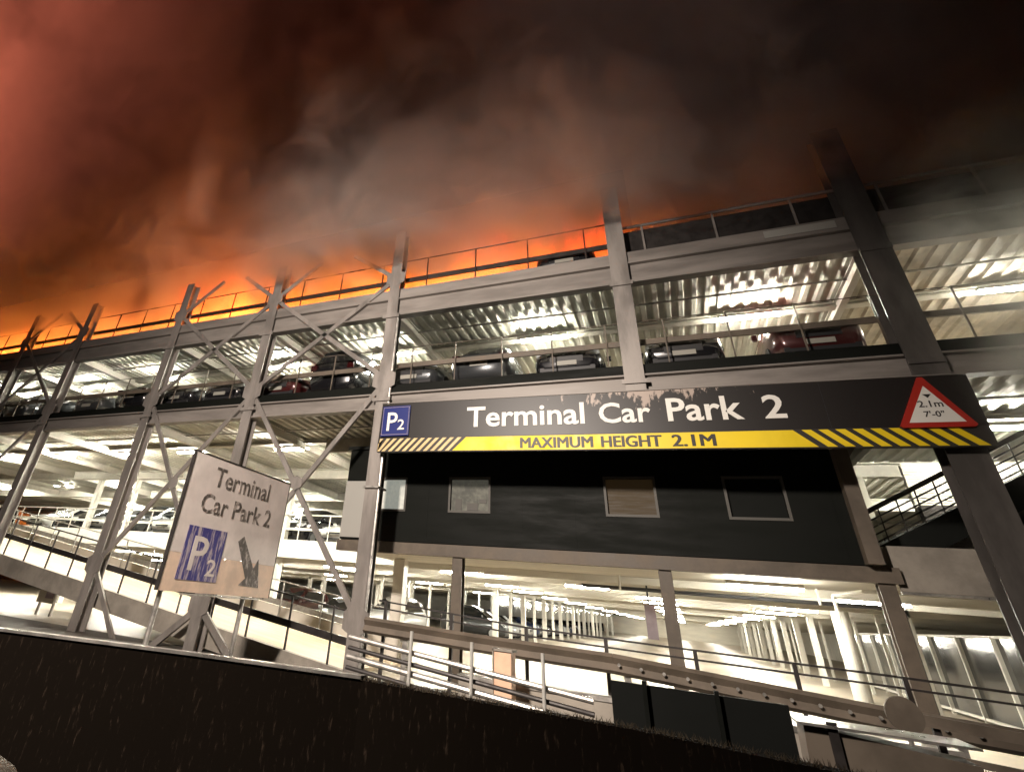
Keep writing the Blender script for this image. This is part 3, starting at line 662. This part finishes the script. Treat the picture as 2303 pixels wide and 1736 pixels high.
for x, zt in ((-3.55, 1.24), (-2.66, 1.2), (-1.72, 1.18)):
    MB().tube((x, 8.0, 0), (x, 8.0, zt), .024, 10).build('post', 'frame', rk)
MB().box(-4.4, -1.2, 8.4, 12.1, .0, .12).build('kerb_island', 'conc')['kind'] = 'structure'
cb = thing('peach_cabinet', 'small peach coloured upright cabinet behind the crash barrier', 'cabinet', (-2.52, 9.0, 0))
MB().box(-.13, .13, 0, .25, 0, 1.08).build('body', 'bollard', cb, bevel=.01); MB().box(-.15, -.13, -.02, .2, 0, 1.12).build('edge', 'conc', cb); MB().box(-.15, .15, -.02, .27, 1.085, 1.11).build('cap', 'conc', cb)
bw = thing('barrier_wall', 'low brown concrete wall below the crash barrier', 'wall')
MB().box(-3.4, 2.6, 9.6, 9.85, 0, .62).build('base', 'conc', bw); MB().box(-3.42, 2.62, 9.58, 9.87, .622, .68).build('coping', 'galv', bw)

# dark boarded fence at the end of the parapet
bf = thing('boarded_fence', 'dark boarded fence panels with slim grey posts beyond the parapet', 'fence')
for a_, b_ in ((-.58, -.36), (-.33, .10), (.13, .53)):
    MB().box(a_, b_, 5.0, 5.05, 0, 1.225).build('board', 'black', bf)
for x in (-.345, .115):
    MB().box(x-.014, x+.014, 4.96, 5.06, 0, 1.25).build('post', 'cabin', bf)
cb2 = thing('concrete_barrier', 'brown concrete barrier block with a dark strap at lower right', 'barrier')
MB().poly([(.60, 5.6, 0), (1.6, 5.6, 0), (1.6, 5.6, 1.0), (.66, 5.6, 1.08)], (0, .35, 0)).build('block', 'brown', cb2); MB().box(.80, .86, 5.575, 5.598, 0, 1.12).build('strap', 'dark', cb2)
MB().box(.62, 1.62, 5.55, 5.99, 1.085, 1.10).build('cap', 'galv', cb2)
mr = thing('round_mirror', 'round grey disc on a post in front of the right rails', 'mirror', (1.82, 8.0, 0))
q = MB(); q.tube((0, -.02, 1.06), (0, .02, 1.06), .15, 24); q.build('disc', 'brown', mr); MB().tube((0, .05, 0), (0, .05, 1.15), .022).build('post', 'galv', mr)
# lower rails on the far right
lr = thing('road_rail', 'pale steel road rail running off at the lower right edge', 'railing')
MB().bar((2.0, 8.6, 1.0), (6.0, 8.6, .80), .05, .10).bar((2.0, 8.6, .72), (6.0, 8.6, .52), .04, .06).build('rail', 'brown', lr)
for x in (2.2, 3.2, 4.2): MB().box(x-.03, x+.03, 8.62, 8.68, 0, 1.0).build('post', 'dark', lr)

# ---------------------------------------------------------------- parapet in the foreground
pw = thing('parapet_wall', 'dark wet parapet wall with a light edge across the bottom of the photo', 'wall')
PP = [(-9, 1.15), (-5.5, 2.30), (-4.19, 2.72), (-2.86, 3.1), (-1.78, 3.33), (-1.1, 3.27), (-.27, 3.26), (.28, 3.13), (.62, 3.08), (1.0, 3.0), (3, 2.55)]
fv = []; 
q = MB(); nP = len(PP)
for dy, z in ((0, 0), (0, 1.18), (.09, 1.18), (.09, 0)): q.v += [(x, y+dy, z) for x, y in PP]
for i in range(nP-1):
    for j in range(3): q.f.append((j*nP+i, j*nP+i+1, (j+1)*nP+i+1, (j+1)*nP+i))
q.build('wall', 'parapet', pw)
q = MB()
for dy, z in ((-.01, 1.184), (-.01, 1.2), (.07, 1.2), (.07, 1.184)): q.v += [(x, y+dy, z) for x, y in PP[:5]]
n2 = 5
for i in range(n2-1):
    for j in range(4): q.f.append((j*n2+i, j*n2+i+1, ((j+1) % 4)*n2+i+1, ((j+1) % 4)*n2+i))
q.build('coping', 'galv', pw)
rnd = random.Random(3)
q = MB()
for i in range(900):
    u = rnd.random()**1.0; x = -2.6+3.2*u; y = zat([(a, b) for a, b in PP], x)+rnd.uniform(-.01, .1)
    h = rnd.uniform(.004, .016)*(1 if x > -1.8 else .4); a = rnd.uniform(-.02, .02); w_ = .0025
    q.add([(x-w_, y, 1.178), (x+w_, y, 1.178), (x+a, y+rnd.uniform(-.01, .01), 1.19+h)], [(0, 1, 2)])
mo = q.build('moss', 'leaf'); tag(mo, 'ragged dark moss and stems along the top of the parapet', 'moss', kind='stuff')

MB().poly([(-3.2, 1.6, 0), (-1.95, 1.6, 0), (-2.06, 1.6, .955), (-2.16, 1.6, 1.0), (-2.3, 1.6, 1.02), (-3.2, 1.6, 1.06)], (0, -.5, 0)).build('stone', 'brown', thing('kerb_stone', 'rounded grey stone block end in the bottom left corner', 'stone'))
# thin smoke drifting down over the right end of the facade
def wisp_material():
    m, N, L = newmat('thin_smoke'); out = N.new('ShaderNodeOutputMaterial'); tc = N.new('ShaderNodeTexCoord'); g = N.new('ShaderNodeNewGeometry')
    sep = N.new('ShaderNodeSeparateXYZ'); L.new(g.outputs['Position'], sep.inputs[0]); x, y, z = sep.outputs
    n = nd(N, 'ShaderNodeTexNoise', i_Scale=.55, i_Detail=4., i_Roughness=.6, i_Distortion=1.); L.new(g.outputs['Position'], n.inputs['Vector'])
    d = sstep(N, L, n.outputs[0], .42, .62)
    e = mth(N, L, 'MULTIPLY', mth(N, L, 'MULTIPLY', sstep(N, L, x, 4.6, 6.6), sstep(N, L, z, 3.2, 5.5)), mth(N, L, 'MULTIPLY', sstep(N, L, y, 9.6, 10.8), sstep(N, L, y, 11.6, 12.1, 1., 0.)))
    v = N.new('ShaderNodeVolumePrincipled'); v.inputs['Color'].default_value = (.9, .88, .82, 1)
    L.new(mth(N, L, 'MULTIPLY', mth(N, L, 'MULTIPLY', d, e), 1.2), v.inputs['Density']); L.new(v.outputs[0], out.inputs['Volume']); return m
wo = boxmesh('thin_smoke', (4.4, 9.6, 3.2), (14, 12.15, 10.85), wisp_material())
tag(wo, 'thin pale smoke drifting over the beams at the right edge', 'smoke', kind='stuff')
